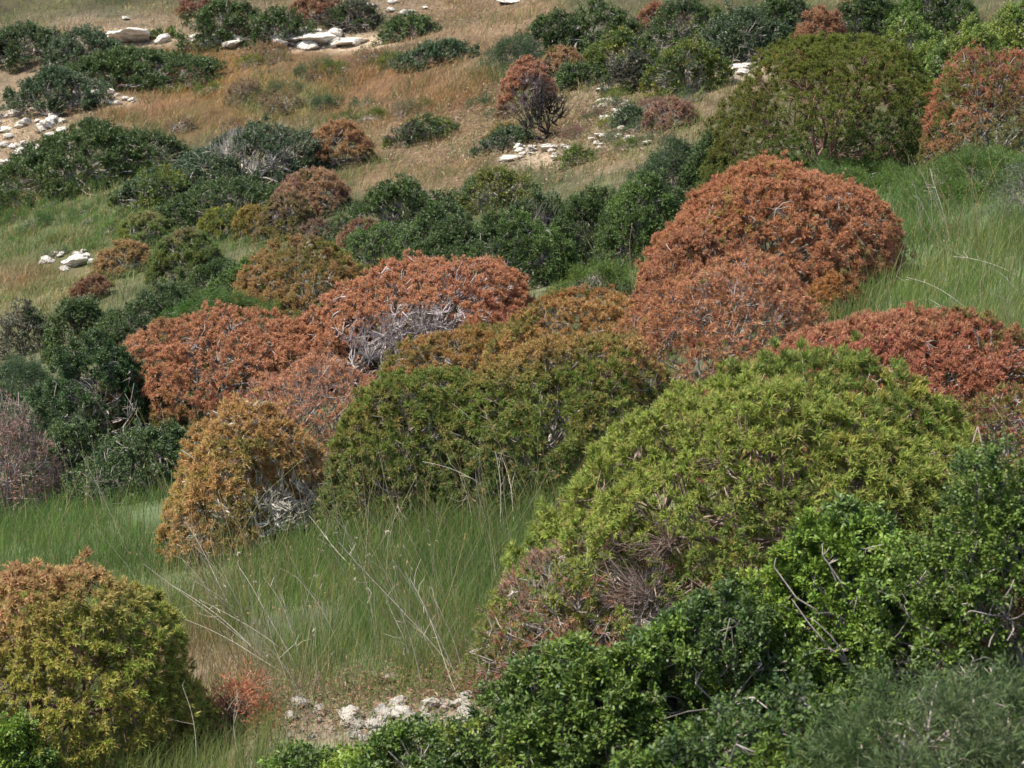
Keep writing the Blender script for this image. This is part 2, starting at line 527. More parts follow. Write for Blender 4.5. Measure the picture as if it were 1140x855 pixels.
def ground():
    ys = np.concatenate([np.linspace(-30, 3, 34)[:-1], 3 * (700 / 3.0) ** np.linspace(0, 1, 560)])
    ys = ys[ys <= 480]
    us = np.linspace(-1, 1, 421); us = np.sign(us) * (.75 * np.abs(us) + .25 * np.abs(us) ** 4)
    Y, U = np.meshgrid(ys, us, indexing='ij')
    X = U * (14 + .8 * np.abs(Y) + np.clip(Y - 100, 0, 400) * .5)
    P = np.stack([X.ravel(), Y.ravel(), height(X.ravel(), Y.ravel())], 1)
    Gc = zones(P)[0]
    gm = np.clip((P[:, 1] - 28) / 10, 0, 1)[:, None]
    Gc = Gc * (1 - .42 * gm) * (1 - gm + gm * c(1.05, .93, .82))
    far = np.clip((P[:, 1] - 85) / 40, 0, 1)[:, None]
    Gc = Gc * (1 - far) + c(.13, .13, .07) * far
    Gc *= (1 + .18 * snoise(P[:, :2], 77, 5.0) + .16 * snoise(P[:, :2], 78, 1.3))[:, None]
    ny, nx = Y.shape
    i = np.arange(ny * nx).reshape(ny, nx)
    q = np.stack([i[:-1, :-1], i[:-1, 1:], i[1:, 1:], i[1:, :-1]], -1).reshape(-1, 4)
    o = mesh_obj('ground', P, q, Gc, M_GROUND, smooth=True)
    tag(o, kind='structure')
    o['label'] = 'stony hillside soil falling to the left and rising at the back'


ground()


def blades(P, H, W, lean, Cb, rng, a):
    n = len(P)
    lx = np.cos(a) * lean; ly = np.sin(a) * lean * .7
    S = np.stack([np.cos(a + rng.normal(size=n)), np.sin(a + rng.normal(size=n)) * .5, np.zeros(n)], 1); S = unit(S)
    D1 = np.stack([lx * .35, ly * .35, np.full(n, .55)], 1) * H[:, None]
    D2 = np.stack([lx, ly, 1 - .25 * lean], 1) * H[:, None]
    W = W[:, None]
    V = np.stack([P - S * W * .5, P + S * W * .5, P + D1 + S * W * .4, P + D1 - S * W * .4, P + D2 + S * W * .12, P + D2 - S * W * .12], 1).reshape(-1, 3)
    b = np.arange(n)[:, None] * 6
    q = np.concatenate([b + np.array([0, 1, 2, 3]), b + np.array([3, 2, 4, 5])])
    return V, q, np.repeat(Cb, 6, axis=0)


STONY = []


def grass():
    rng = np.random.default_rng(11)
    n = 720000
    nc = n // 55
    cpx = rng.uniform(-220, 1360, nc); cpy = rng.uniform(-45, 1000, nc)
    px = rng.uniform(-220, 1360, n); py = rng.uniform(-45, 1000, n)
    tuft = rng.integers(0, nc, n); intuft = rng.random(n) < .62
    px[intuft] = cpx[tuft[intuft]]; py[intuft] = cpy[tuft[intuft]]
    # march a coarse lattice of rays once, then drop every blade onto the exact terrain
    gx = np.linspace(-230, 1370, 161); gy = np.linspace(-55, 1010, 214)
    GX, GY = np.meshgrid(gx, gy)
    T, hg = at(GX.ravel(), GY.ravel())
    T = np.where(hg, T[:, 1], 200).reshape(GX.shape)
    fx = (px - gx[0]) / (gx[1] - gx[0]); fy = (py - gy[0]) / (gy[1] - gy[0])
    ix = fx.astype(int); iy = fy.astype(int); fx -= ix; fy -= iy
    Y = (T[iy, ix] * (1 - fx) + T[iy, ix + 1] * fx) * (1 - fy) + (T[iy + 1, ix] * (1 - fx) + T[iy + 1, ix + 1] * fx) * fy
    X = Y * (px - PW / 2) / F / (CPI + (py - PH / 2) / F * SPI)
    spread = np.where(intuft, .04 + .0030 * Y, 0)
    ox = rng.normal(size=n) * spread; oy = rng.normal(size=n) * spread * 1.5
    X = X + ox; Y = Y + oy
    P = np.stack([X, Y, height(X, Y)], 1)
    trand = rng.random(nc)[tuft]; trand[~intuft] = rng.random((~intuft).sum())
    ok = P[:, 1] < 95
    P, ox, oy, trand, spread = P[ok], ox[ok], oy[ok], trand[ok], spread[ok]
    # tufts: pull blades together
    G, A, B, Hh, Dn = zones(P)
    qx, qy, _ = project(P)
    for sx, sy, sr, st in STONY:
        e = ((qx - sx) / sr) ** 2 + ((qy - sy - 2) / st) ** 2
        Dn = np.where(e < 1, Dn * .12, Dn)
    keep = rng.random(len(P)) < Dn * np.clip(.75 + .45 * snoise(P[:, :2], 31, 3.5), .15, 1)
    P = P[keep]; A = A[keep]; B = B[keep]; Hh = Hh[keep]; ox = ox[keep]; oy = oy[keep]; trand = trand[keep]; spread = spread[keep]
    _, _, d = project(P)
    W = np.maximum(.0028, .52 * d / F)
    t = np.clip(.25 + .5 * trand + .3 * snoise(P[:, :2], 51, 1.6) + .2 * rng.normal(size=len(P)), 0, 1)[:, None]
    C = (A * (1 - t) + B * t) * rng.uniform(.75, 1.25, (len(P), 1))
    far = np.clip((P[:, 1] - 20) / 14, .28, 1)
    tr2 = (trand * 97.13) % 1.0                       # a second random number per tuft
    for lo, hi, colr, amt in ((0, .13, GGR * .9, .75), (.13, .22, GG3 * .8, .6), (.22, .30, STRAW * 1.15, .7), (.30, .38, c(.16, .11, .06), .7), (.38, .44, RUST, .6)):
        m = ((tr2 >= lo) & (tr2 < hi)) * far * amt
        C = C * (1 - m[:, None]) + colr * rng.uniform(.8, 1.2, (len(P), 1)) * m[:, None]
    dry = rng.random(len(P)) < .04
    C[dry] = STRAW * rng.uniform(.7, 1.1, (dry.sum(), 1))
    H = Hh * (.6 + .6 * trand + far * (.7 * (tr2 < .13) + .35 * trand)) * rng.uniform(.6, 1.2, len(P)) * (1 + .18 * snoise(P[:, :2], 61, 1.2))
    V, q, Cv = blades(P - np.array([0, 0, .01]), H, W * rng.uniform(.7, 1.3, len(P)), rng.uniform(.05, .6, len(P)) * (1 + np.clip((P[:, 1] - 22) / 12, 0, 1.3)), C, rng, np.arctan2(oy, ox + 1e-6) + rng.normal(size=len(P)) * .5)
    o = mesh_obj('grass', V, q, Cv, M_GRASS)
    tag(o, 'green and straw coloured wild grass between the shrubs', 'grass', kind='stuff')
    print('grass blades', len(P))


# ------------------------------------------------------------------ the shrubs
SP, MA, BR, TW = 'spurge', 'mastic', 'broom', 'twig'
FG = 'domed shrubs in the foreground and middle'
FR = 'domed shrubs on the far slope'
DB = 'dark evergreen bushes'
def dome(label, *a, **k): k.setdefault('group', FG); return shrub('domed_shrub', label, *a, **k)
def bush(label, *a, **k): k.setdefault('group', DB); return shrub('evergreen_bush', label, *a, **k)

# middle and foreground domes
dome('large bright green dome with small tan tips, widest shrub in the foreground', 852, 398, 666, 520, SP,
     [(GREEN * 1.1, 1.0), (LIME * 1.1, 1.0), (YELLOWGREEN * .9, .4), (c(.36, .24, .10), .12)], low=c(.20, .15, .06), lowf=.22, twig=c(.30, .22, .18), bare=[((-.55, -.85, .0), .95)], seed=11568, tip=c(.46, .34, .13), cover=8)
dome('withered reddish brown shrub with bare grey twigs below the bright green dome', 662, 585, 740, 265, SP,
     [(c(.31, .15, .085), 1.0), (c(.24, .15, .08), .7), (GREEN, 1.1), (SALMON, .4)], cover=2.2, twig=c(.40, .34, .30), tip=c(.36, .18, .10), bare=[((.4, -.75, .45), .94)], stems=1.3)
dome('yellow green shrub with rust orange top in the bottom left corner', 68, 630, 860, 310, SP,
     [(YELLOWGREEN * .95, 1.5), (LIME * 1.15, 1.3), (GOLD, .2), (ORANGE, .1)], low=LIME * .9, lowf=.25, twig=BROWNTWIG, high=c(.42, .24, .12), highf=.90, tip=c(.52, .36, .13), seed=4242)
dome('golden orange dome with bare pale stems on its right, in front of the pink dome', 272, 445, 608, 172, SP,
     [(GOLD * .95, .8), (ORANGE, 1.3), (SALMON, .3)], low=c(.25, .15, .05), lowf=.2, twig=c(.52, .48, .41), bare=[((.75, -.75, .05), .77)], stems=.8, stemr=1.5)
dome('pinkish red dome with grey twigs showing, behind the golden orange one', 338, 396, 560, 235, SP,
     [(SALMON * .95, 1.0), (PINKBROWN, 1.0), (CRIMSON, .3), (GOLD, .3)], cover=3.0, twig=GREYTWIG, bare=[((-.9, -.5, .1), .86)], stems=1.3)
dome('rusty red dome at the left end of the red row beside the dark bushes', 228, 343, 468, 250, SP,
     [(SALMON, 1.0), (RED, .6), (c(.30, .16, .07), .7)], low=GREEN * .9, lowf=.33)
dome('brown and olive dome rising behind the red row', 337, 264, 360, 150, SP,
     [(c(.36, .22, .09), 1.0), (OLIVE * 1.1, .8), (ORANGE, .4)], low=OLIVE)
dome('broad coral red dome with a grey leafless patch low on its front', 450, 287, 405, 262, SP,
     [(SALMON * 1.05, 1.0), (RED, .5), (OLIVE, .22), (c(.30, .13, .06), .5)], low=c(.28, .12, .07), twig=c(.42, .36, .34), bare=[((-.12, -.95, .15), .80)], stems=1.3, stemr=1.2)
dome('low rusty dome squeezed between the coral dome and the rusty red dome', 345, 345, 430, 150, SP,
     [(c(.27, .13, .07), 1.0), (OLIVE, .8), (RED * .8, .6)])
dome('orange topped dome in the centre right of the coral dome', 628, 320, 425, 195, SP,
     [(ORANGE, 1.0), (c(.32, .15, .05), .6), (OLIVE, .4)], low=GREEN * .9, lowf=.45)
dome('golden brown dome wedged between the coral dome and the central orange one', 510, 362, 450, 180, SP,
     [(c(.33, .19, .06), 1.0), (ORANGE, .6), (OLIVE, .8)], low=OLIVE)
dome('green dome with orange tips under dry stalks, left of the bright green dome', 612, 372, 545, 260, SP,
     [(GREEN * 1.05, 1.1), (OLIVE * 1.15, .9), (ORANGE, .35)], low=MIDGREEN, lowf=.5, twig=GREYTWIG, high=c(.36, .22, .08), highf=.85, tip=c(.36, .24, .09))
dome('dull green dome with a few yellow tips beside the golden orange dome', 460, 410, 580, 205, SP,
     [(GREEN, 1.1), (OLIVE * 1.15, .9), (ORANGE * .9, .25)], low=MIDGREEN, lowf=.45, tip=c(.36, .24, .09))
dome('tallest salmon orange dome right of centre below the olive dome', 862, 180, 335, 285, SP,
     [(c(.43, .20, .10), 1.0), (SALMON, .9), (CRIMSON, .2), (GOLD * .9, .4)], low=c(.3, .14, .08), lowf=.2)
dome('rust brown shoulder on the left flank of the salmon domes', 765, 258, 385, 125, SP,
     [(c(.34, .15, .08), 1.0), (SALMON * .9, .8)], low=c(.24, .12, .08), lowf=.3)
dome('salmon and tan dome in front of the tallest salmon orange dome', 795, 283, 430, 225, SP,
     [(c(.40, .18, .09), 1.0), (TAN, .6), (SALMON, .5), (OLIVE, .3)], low=PINKBROWN, twig=GREYTWIG, lowf=.2, cover=4)
dome('deep red dome behind the bright green dome on the right', 975, 345, 480, 390, SP,
     [(RED * .9, 1.0), (CRIMSON * .8, .35), (SALMON * .85, .8), (OLIVE, .4)], low=c(.24, .12, .07), lowf=.2)
dome('low crimson shrub at the right edge beside the deep red dome', 1110, 425, 540, 130, SP,
     [(RED * .9, 1.0), (CRIMSON * .8, .4), (OLIVE, .8)], cover=3.5)
dome('small bright orange shrub right of the salmon domes', 928, 300, 352, 56, SP,
     [(c(.38, .18, .06), 1.0), (c(.3, .15, .07), .6)], low=GREEN)
dome('small coral red feathery shrub beside the bottom rubble', 255, 735, 806, 95, BR,
     [(c(.40, .15, .08), 1.0), (SALMON * .9, .8), (PINKBROWN, .4)], cover=1.9, twig=BROWNTWIG, depth=.7)
dome('grey pink leafless shrub at the left edge above the green grass', 15, 440, 570, 110, TW,
     [(PINKBROWN, 1.0), (GREYGREEN, .7), (c(.35, .13, .1), .3)], cover=.55, twig=c(.33, .25, .22), stems=1.3)
dome('greyish twiggy bush at the right edge in the upper grass', 1140, 165, 240, 60, BR,
     [(GREYGREEN, 1.0), (c(.2, .2, .15), .5)], cover=1.6, twig=GREYTWIG)
dome('olive green dome with brownish top, largest shrub at the upper right', 905, 40, 205, 245, SP,
     [(OLIVE * .85, 1.0), (c(.15, .18, .03), 1.0), (c(.27, .16, .05), .55)], low=MIDGREEN * .9, lowf=.45, twig=BROWNTWIG, floor=-.05, cover=8)
dome('rust pink shrub at the right edge beside the olive dome', 1100, 52, 185, 160, SP,
     [(c(.40, .17, .095), 1.2), (SALMON, .8), (GREEN * .8, .35)], low=MIDGREEN, lowf=.4, cover=4)
dome('small peach topped shrub behind the olive dome', 912, 5, 62, 50, SP, [(c(.38, .2, .11), 1.0), (PINKBROWN, .4)], low=OLIVE, group=FR)

# light green bushes at the upper right
LG = 'light green bushes at the upper right'
for lab, a in [('light green rounded bush just right of the olive dome top', (1010, 12, 75, 75)),
               ('light green bush above the rust pink shrub', (1075, 22, 100, 95)),
               ('light green bush in the top right corner', (1125, 0, 80, 95)),
               ('light green low bush between olive dome and rust pink shrub', (1035, 42, 95, 60))]:
    bush(lab, *a[:3], a[3], MA, [(c(.15, .22, .05), 1.0), (c(.21, .26, .055), 1.0), (c(.10, .15, .04), .5)], group=LG)

# far slope domes
P_ = lambda *cs: [(q, 1.0 / (1 + .6 * i)) for i, q in enumerate(cs)]
for lab, (cx, tp, bs, w), pal, low, kw in [
    ('round orange brown dome alone by the straw slope', (377, 132, 184, 74), P_(c(.42, .24, .12), c(.35, .20, .10)), None, {}),
    ('tan pink dome topping the cluster below the round orange one', (345, 186, 242, 84), P_(TAN, PINKBROWN), None, {}),
    ('dull brown dome at the left foot of the tan pink dome', (318, 212, 264, 54), P_(c(.26, .18, .10), OLIVE), None, {}),
    ('yellow green dome at the left end of the tan cluster', (247, 228, 268, 50), P_(OLIVE * 1.25, YELLOWGREEN, c(.12, .16, .05)), None, {}),
    ('golden dome between the yellow green dome and the brown one', (283, 225, 266, 42), P_(c(.32, .24, .07), OLIVE), None, {}),
    ('green dome left of the tan cluster in the far grass', (160, 234, 272, 62), P_(c(.18, .23, .07), OLIVE * 1.4), c(.09, .13, .04), dict(high=c(.28, .24, .10), highf=.85)),
    ('bigger green dome below the yellow green one', (205, 254, 315, 78), P_(c(.15, .20, .06), OLIVE, c(.11, .15, .05)), c(.08, .12, .04), dict(high=c(.30, .20, .11), highf=.9)),
    ('orange tan dome left of the bigger green dome', (137, 266, 304, 58), P_(c(.40, .26, .12), c(.32, .21, .09)), None, {}),
    ('mauve grey dome low in the tan cluster', (352, 241, 272, 48), P_(PINKBROWN * .9, GREYGREEN), None, {}),
    ('brown pink dome at the right end of the tan cluster', (400, 241, 290, 50), P_(c(.28, .16, .10), TAN * .8), None, {}),
    ('tiny rust dome on the dark bushes left of the cluster', (228, 188, 214, 36), P_(c(.34, .16, .09), PINKBROWN), None, {}),
    ('tiny brown dome at the foot of the orange tan dome', (102, 304, 332, 38), P_(c(.25, .14, .08), BROWN), None, {}),
    ('rust topped shrub with a grey leafless skirt on the straw slope', (585, 62, 122, 54), P_(c(.44, .22, .13), c(.34, .18, .11)), None, dict(bare=[((.1, -.95, -.02), .5)], twig=c(.34, .27, .25))),
    ('brown dome next to the rust topped shrub', (626, 49, 90, 48), P_(c(.38, .23, .12), TAN), c(.09, .12, .04), dict(lowf=.6)),
    ('pinkish grey dome on the right of the stony patch', (745, 106, 146, 54), P_(PINKBROWN * 1.15, c(.34, .2, .13)), PINKBROWN * .8, {}),
    ('russet dome among the top dark bushes right of centre', (735, 0, 30, 50), P_(c(.34, .17, .1), PINKBROWN), None, {}),
    ('russet dome at the top edge between dark bushes', (355, -8, 22, 60), P_(c(.27, .14, .08), PINKBROWN * .8), None, {}),
    ('brownish dome at the top edge left of the russet one', (228, -12, 14, 50), P_(c(.26, .14, .09), PINKBROWN * .8), None, {}),
    ('dim red brown dome at the top edge near the right', (958, -8, 28, 60), P_(c(.22, .11, .07), PINKBROWN * .7), None, {}),
    ('small orange yellow tuft beside the dark clump on the straw slope', (560, 134, 158, 34), P_(c(.26, .2, .07), OLIVE), None, {}),
]:
    dome(lab, cx, tp, bs, w, SP, pal, low=low, group=FR, **kw)

# bushes of the green gully and the far slope
D1 = [(DKGREEN * 1.12, 1.0), (c(.085, .125, .035), .8), (c(.055, .085, .028), .7)]
D2 = [(MIDGREEN, 1.0), (c(.10, .17, .03), .7), (DKGREEN, .7)]
D3 = [(BLUEGREEN, 1.0), (c(.06, .10, .045), .8), (GREYGREEN * .7, .4)]
D4 = [(c(.12, .16, .03), 1.0), (YELLOWGREEN * .6, .6), (DKGREEN, .7)]
D5 = [(c(.09, .09, .06), 1.0), (c(.13, .12, .08), .5), (DKGREEN, .8)]
for lab, (cx, tp, bs, w), st, pal, kw in [
    ('dark bush at the far left edge above the grey pink shrub', (30, 395, 500, 150), BR, D3, {}),
    ('dark green bush touching the left end of the rusty red dome', (110, 375, 505, 190), MA, [(c(.06, .11, .035), 1), (DKGREEN, 1), (BLUEGREEN, .7)], {}),
    ('low dark bush at the foot of the rusty red dome above the grass', (170, 470, 545, 190), MA, D1, {}),
    ('low dark bush beside the grey pink shrub above the grass', (80, 465, 545, 120), MA, D1, {}),
    ('blackish bush with a bent trunk at the left edge', (25, 328, 395, 80), MA, D5, dict(twig=DARKTWIG, cover=2)),
    ('small very dark bush right of the bent trunk', (95, 326, 392, 85), MA, D1, dict(twig=DARKTWIG)),
    ('dark bush under the bigger green dome', (175, 312, 385, 140), MA, D1, {}),
    ('brighter green bush above the rusty red dome', (235, 318, 405, 140), BR, [(c(.08, .16, .03), 1), (MIDGREEN, 1), (DKGREEN, .5)], {}),
    ('green bush left of the brown and olive dome', (280, 282, 350, 110), MA, D2, {}),
    ('dark bush below the golden dome', (248, 285, 330, 90), MA, D1, {}),
    ('dark bush right of the brown pink dome', (440, 195, 262, 130), MA, D1, {}),
    ('mid green bush behind the coral dome', (420, 245, 310, 130), MA, D2, {}),
    ('dark bush behind the right shoulder of the coral dome', (505, 240, 330, 120), MA, D1, {}),
    ('leafy green bush filling the gully behind the coral dome top', (480, 222, 300, 120), MA, D2, {}),
    ('bright leafed bush in the middle of the green gully', (565, 232, 330, 140), MA, D2, {}),
    ('dark bush with pale twigs in the middle of the green gully', (600, 212, 290, 130), MA, D1, dict(bare=[((0, -.6, .8), .97)])),
    ('small olive bush at the top edge of the green gully', (545, 182, 232, 95), MA, [(OLIVE, 1), (DKGREEN * 1.3, 1)], {}),
    ('dark green bush at the right part of the green gully', (660, 205, 300, 130), MA, D1, {}),
    ('leafy bush left of the tallest salmon orange dome', (715, 190, 295, 110), MA, D2, {}),
    ('blue green bush left of the olive dome', (748, 150, 240, 110), BR, D3, {}),
    ('dark bush at the left foot of the olive dome', (790, 145, 235, 70), MA, D1, {}),
    ('small mid green bush at the left foot of the tallest salmon dome', (660, 285, 335, 80), BR, [(GREEN * .8, 1), (MIDGREEN, 1)], {}),
    ('wide dark bush on the left of the stony slope', (90, 132, 196, 200), MA, D1, dict(lean=.1)),
    ('wide grey green bush right of the wide dark one', (275, 136, 206, 180), MA, D3, dict(twig=PALETWIG, bare=[((.2, -.5, .85), .96)])),
    ('dark bush behind the tan cluster', (250, 196, 250, 150), MA, D1, {}),
    ('green bush with yellow tips in the far grass', (185, 182, 226, 120), MA, D4 + [(BLUEGREEN, 1)], {}),
    ('long dark bush below the upper left rocks', (145, 50, 92, 170), MA, D1, dict(lean=.1)),
    ('dark bush at the left end of the long dark one', (62, 70, 120, 110), MA, D3, {}),
    ('black green bush in the top left corner', (25, 22, 66, 110), MA, D1, {}),
    ('grey green bush beside the top left black one', (95, 25, 75, 90), MA, D3, {}),
    ('dark round bush above the pale rock ledge', (245, -5, 42, 76), MA, D1, {}),
    ('second dark round bush above the pale rock ledge, on its right', (313, 5, 46, 74), MA, D1, {}),
    ('little yellow olive tuft at the top left rocks', (185, 25, 42, 28), MA, D4, {}),
    ('dark bush alone on the straw slope near the top', (452, 12, 42, 72), MA, D1, {}),
    ('low grey green bush under the lone dark bush', (487, 42, 68, 82), MA, D3, {}),
    ('round green bush on the straw slope beside the orange dome', (472, 122, 158, 68), MA, D4 + D5, {}),
    ('dark clump at the foot of the burnt black shrub', (560, 138, 165, 62), MA, D3, {}),
    ('dark bush at the top centre left of the pale branches', (620, 8, 60, 80), MA, D1, {}),
    ('blue green bush above the brown dome', (575, 35, 72, 70), BR, D3, dict(cover=2.5)),
    ('black green bush at the top centre with pale bare branches', (665, -5, 55, 95), MA, D1, dict(twig=PALETWIG)),
    ('yellow green bush below the pale bare branches', (685, 30, 82, 76), MA, D4, {}),
    ('dull olive bush between the yellow green pair', (700, 48, 100, 60), MA, D5, {}),
    ('yellow green bush above the pinkish grey dome', (765, 38, 102, 84), MA, D4, {}),
    ('dark bush at the top right of centre', (760, -10, 50, 90), MA, D1, {}),
    ('grey leaved dark bush behind the olive dome', (820, 5, 72, 110), MA, D3, {}),
    ('dark bush behind the olive dome at the top edge', (870, -15, 50, 90), MA, D1, {}),
    ('dark bush between the peach topped shrub and the light green bushes', (965, -10, 45, 90), MA, D1, {}),
    ('green bush at the top edge above the light green bushes', (1030, -20, 40, 90), MA, D2, {}),
    ('round yellow green bush below the stony patch', (640, 157, 184, 38), MA, D4, {}),
    ('green bush at the foot of the brown dome', (640, 65, 98, 54), MA, [(c(.10, .15, .05), 1), (DKGREEN, .6)], {}),
    ('small dark bush in the stones left of the pinkish grey dome', (698, 112, 142, 36), MA, D3, {}),
    ('dim bush at the top edge left of the lone dark bush', (395, -5, 32, 60), MA, D5, {}),
]:
    bush(lab, cx, tp, bs, w, st, pal, **kw)

# foreground bushes
F1 = [(c(.075, .12, .022), 1.0), (c(.11, .165, .026), .8), (c(.05, .085, .02), .8)]
F2 = [(c(.13, .205, .026), 1.0), (c(.18, .25, .03), .8), (c(.08, .13, .025), .6)]
FB = 'foreground evergreen bushes'
for lab, (cx, tp, bs, w), st, pal, kw in [
    ('bright glossy green bush overlapping the large bright green dome', (930, 560, 800, 300), MA, F2, {}),
    ('dark glossy bush at the right edge below the crimson shrub', (1125, 492, 800, 300), MA, F1, dict(twig=GREYTWIG)),
    ('glossy green bush at the foot of the withered brown shrub', (780, 652, 850, 350), MA, F1 + F2[:1], {}),
    ('dark bush at the bottom edge with yellow green sprays', (635, 705, 900, 330), MA, F1 + [(c(.17, .21, .035), .5)], {}),
    ('low leafy bush at the bottom edge below the white rubble', (470, 795, 900, 260), MA, F2 + F1[:1], {}),
    ('low leafy bush at the bottom edge left of the rubble', (335, 818, 890, 130), MA, F1 + F2[:1], {}),
    ('dark green bush at the bottom edge right of centre', (830, 755, 960, 400), MA, F1, dict(twig=GREYTWIG)),
    ('grey green wispy bush in the bottom right corner', (1030, 715, 940, 380), BR, [(c(.10, .135, .055), 1), (c(.07, .11, .035), 1), (c(.14, .17, .08), .4)], dict(twig=c(.38, .33, .28), stems=1.5, leafscale=.7, cover=3)),
    ('orange leaved shrub among dark bushes at the right edge', (1110, 655, 800, 130), SP, [(c(.38, .19, .08), 1), (MIDGREEN, .8)], dict(cover=1.0)),
    ('green leaves at the very bottom left corner under the yellow green shrub', (20, 790, 930, 90), MA, F2, {}),
]:
    bush(lab, cx, tp, bs, w, st, pal, group=FB, **kw)

for lab, grp, (cx, cy, rx, ry), n, st, pals in [
    ('low grey green herb tuft on the rusty straw slope', 'herb tufts on the straw slope', (400, 105, 190, 60), 26, BR, [D3, D4, [(c(.20, .17, .09), 1)]]),
    ('low tan cushion plant on the rusty straw slope', 'tan cushions on the straw slope', (350, 110, 190, 55), 18, SP, [[(c(.30, .19, .10), 1)], [(c(.24, .17, .10), 1)]]),
    ('small feathery green tuft on the grassy slope at the left', 'green tufts on the left slope', (90, 245, 95, 55), 26, BR, [[(GG2, 1), (GREYGREEN, .6)], [(GGR, 1)]]),
    ('small herb tuft among the stones around the burnt black shrub', 'herb tufts on the stony patch', (680, 130, 95, 48), 22, BR, [D3, [(PINKBROWN * .8, 1)], D4]),
]:
    tr = np.random.default_rng(n + int(cx))
    for i in range(n):
        a = tr.uniform(0, 6.283); q = math.sqrt(tr.random())
        x, y = cx + rx * q * math.cos(a), cy + ry * q * math.sin(a)
        w = tr.uniform(16, 36)
        shrub('herb_tuft', lab, x, y - w * tr.uniform(.4, .65), y + 2, w, st, pals[i % len(pals)], cat='herb', group=grp, cover=2.5, stems=.25, seed=int(x * 13 + y), lobes=1)
bush('low green herbs at the foot of the olive dome', 905, 172, 226, 190, BR, [(GG2 * .9, 1), (MIDGREEN, 1), (GREYGREEN, .5)], group='green herbs at the olive dome', cover=3.5)
bush('green herbs at the foot of the rust pink shrub at the right', 1090, 160, 215, 150, BR, [(MIDGREEN, 1), (GG2 * .9, .7)], group='green herbs at the olive dome', cover=3.5)

# leafless shrubs
shrub('dead_shrub', 'burnt black leafless shrub standing on the stony patch', 603, 92, 158, 52, TW, [(BROWN, 1)], cover=0, twig=BLACKTWIG, stems=.3, depth=.6, twiglen=1.3, stemr=2.2, floor=.35)

# ------------------------------------------------------------------ rocks
def rock_mesh(seed, flat=.6):
    rng = np.random.default_rng(seed)
    bm = bmesh.new()
    bmesh.ops.create_icosphere(bm, subdivisions=4, radius=1)
    V = np.array([v.co[:] for v in bm.verts])
    # facet the ball with random cutting planes, then roughen
    for i in range(13):
        n = unit(rng.normal(size=(1, 3)))[0]; h = rng.uniform(.5, .85)
        dd = V @ n
        V = V - np.where(dd > h, dd - h, 0)[:, None] * n * .93
    V = V * (1 + .06 * snoise(V, seed, 5) + .035 * snoise(V, seed + 1, 13) + .02 * snoise(V, seed + 2, 27) - .09 * (np.abs(snoise(V, seed + 7, 3.5)) < .16))[:, None]
    V *= np.array([1, rng.uniform(.65, .95), flat])
    for v, q in zip(bm.verts, V): v.co = q
    me = bpy.data.meshes.new('rock'); bm.to_mesh(me); bm.free()
    col = np.ones((len(V), 4)); base = np.array([.60, .56, .48]) * rng.uniform(.8, 1.1)
    n1 = snoise(V, seed + 3, 3.0)[:, None]
    col[:, :3] = base * (1 + .10 * n1) * np.array([1, .97 + .0 * rng.random(), .95])
    lich = (snoise(V, seed + 4, 9.0) > 1.35)
    col[lich, :3] *= .55
    col[np.abs(snoise(V, seed + 7, 3.5)) < .12, :3] *= .45
    a = me.color_attributes.new('Col', 'FLOAT_COLOR', 'POINT'); a.data.foreach_set('color', col.astype(np.float32).ravel())
    me.materials.append(M_ROCK)
    return me


ROCKS = [rock_mesh(900 + i, f) for i, f in enumerate((.45, .55, .65, .7, .4, .6, .5, .75))]
rrng = np.random.default_rng(5)


def rock(cx, cy, w, label, group=None, flat=None, mesh=None):
    P, _ = at(cx, cy); P = P[0]
    _, _, d = project(P[None]); s = w * float(d[0]) / F / 2
    o = bpy.data.objects.new('rock', mesh or ROCKS[rrng.integers(len(ROCKS))]); COL.objects.link(o)
    fl = flat if flat else 1.0
    far = float(d[0]) > 22
    if far: fl *= .78
    o.scale = (s, s * rrng.uniform(.8, 1.2), s * fl)
    o.rotation_euler = (rrng.normal() * .15, rrng.normal() * .15, rrng.uniform(-.5, .5) if w > 25 else rrng.uniform(0, 6.28))
    o.location = (P[0], P[1], P[2] + s * fl * (.16 if far and w > 18 else .42))
    tag(o, label, 'rock', group)
    return o


BIG = [
    (345, 46, 74, .55, 'long pale limestone ledge under the two dark round bushes'),
    (388, 49, 62, .5, 'pale limestone slab continuing the ledge to the right'),
    (262, 50, 40, .5, 'pinkish slab left of the long pale ledge'),
    (145, 45, 62, .5, 'pinkish cream slab above the long dark bush'),
    (110, 40, 34, .5, 'small cream slab at the left of the pinkish cream slab'),
    (140, 22, 14, .8, 'narrow upright pale stone above the upper left slabs'),
    (822, 76, 46, .6, 'grey white boulder left of the olive dome'),
    (86, 294, 44, .7, 'light grey boulder beside the orange tan dome'),
    (568, 178, 34, .6, 'flat white stone below the burnt black shrub'),
    (612, 166, 32, .7, 'white block at the foot of the burnt black shrub'),
    (677, 101, 34, .6, 'white stone above the heap of grey stones'),
    (672, 152, 28, .6, 'pale flat stone below the heap of grey stones'),
    (568, 1, 34, .6, 'white rock touching the top edge at the centre'),
    (522, 780, 30, .8, 'largest white stone of the bottom rubble, at its right end'),
    (335, 788, 30, .8, 'grey weathered stone at the left of the bottom rubble'),
    (434, 758, 24, .8, 'grey stone in the dry leaves above the bottom rubble'),
]
for cx, cy, w, fl, lab in BIG:
    rock(cx, cy, w, lab, flat=fl)
    STONY.append((cx, cy, w * .62, w * .32))

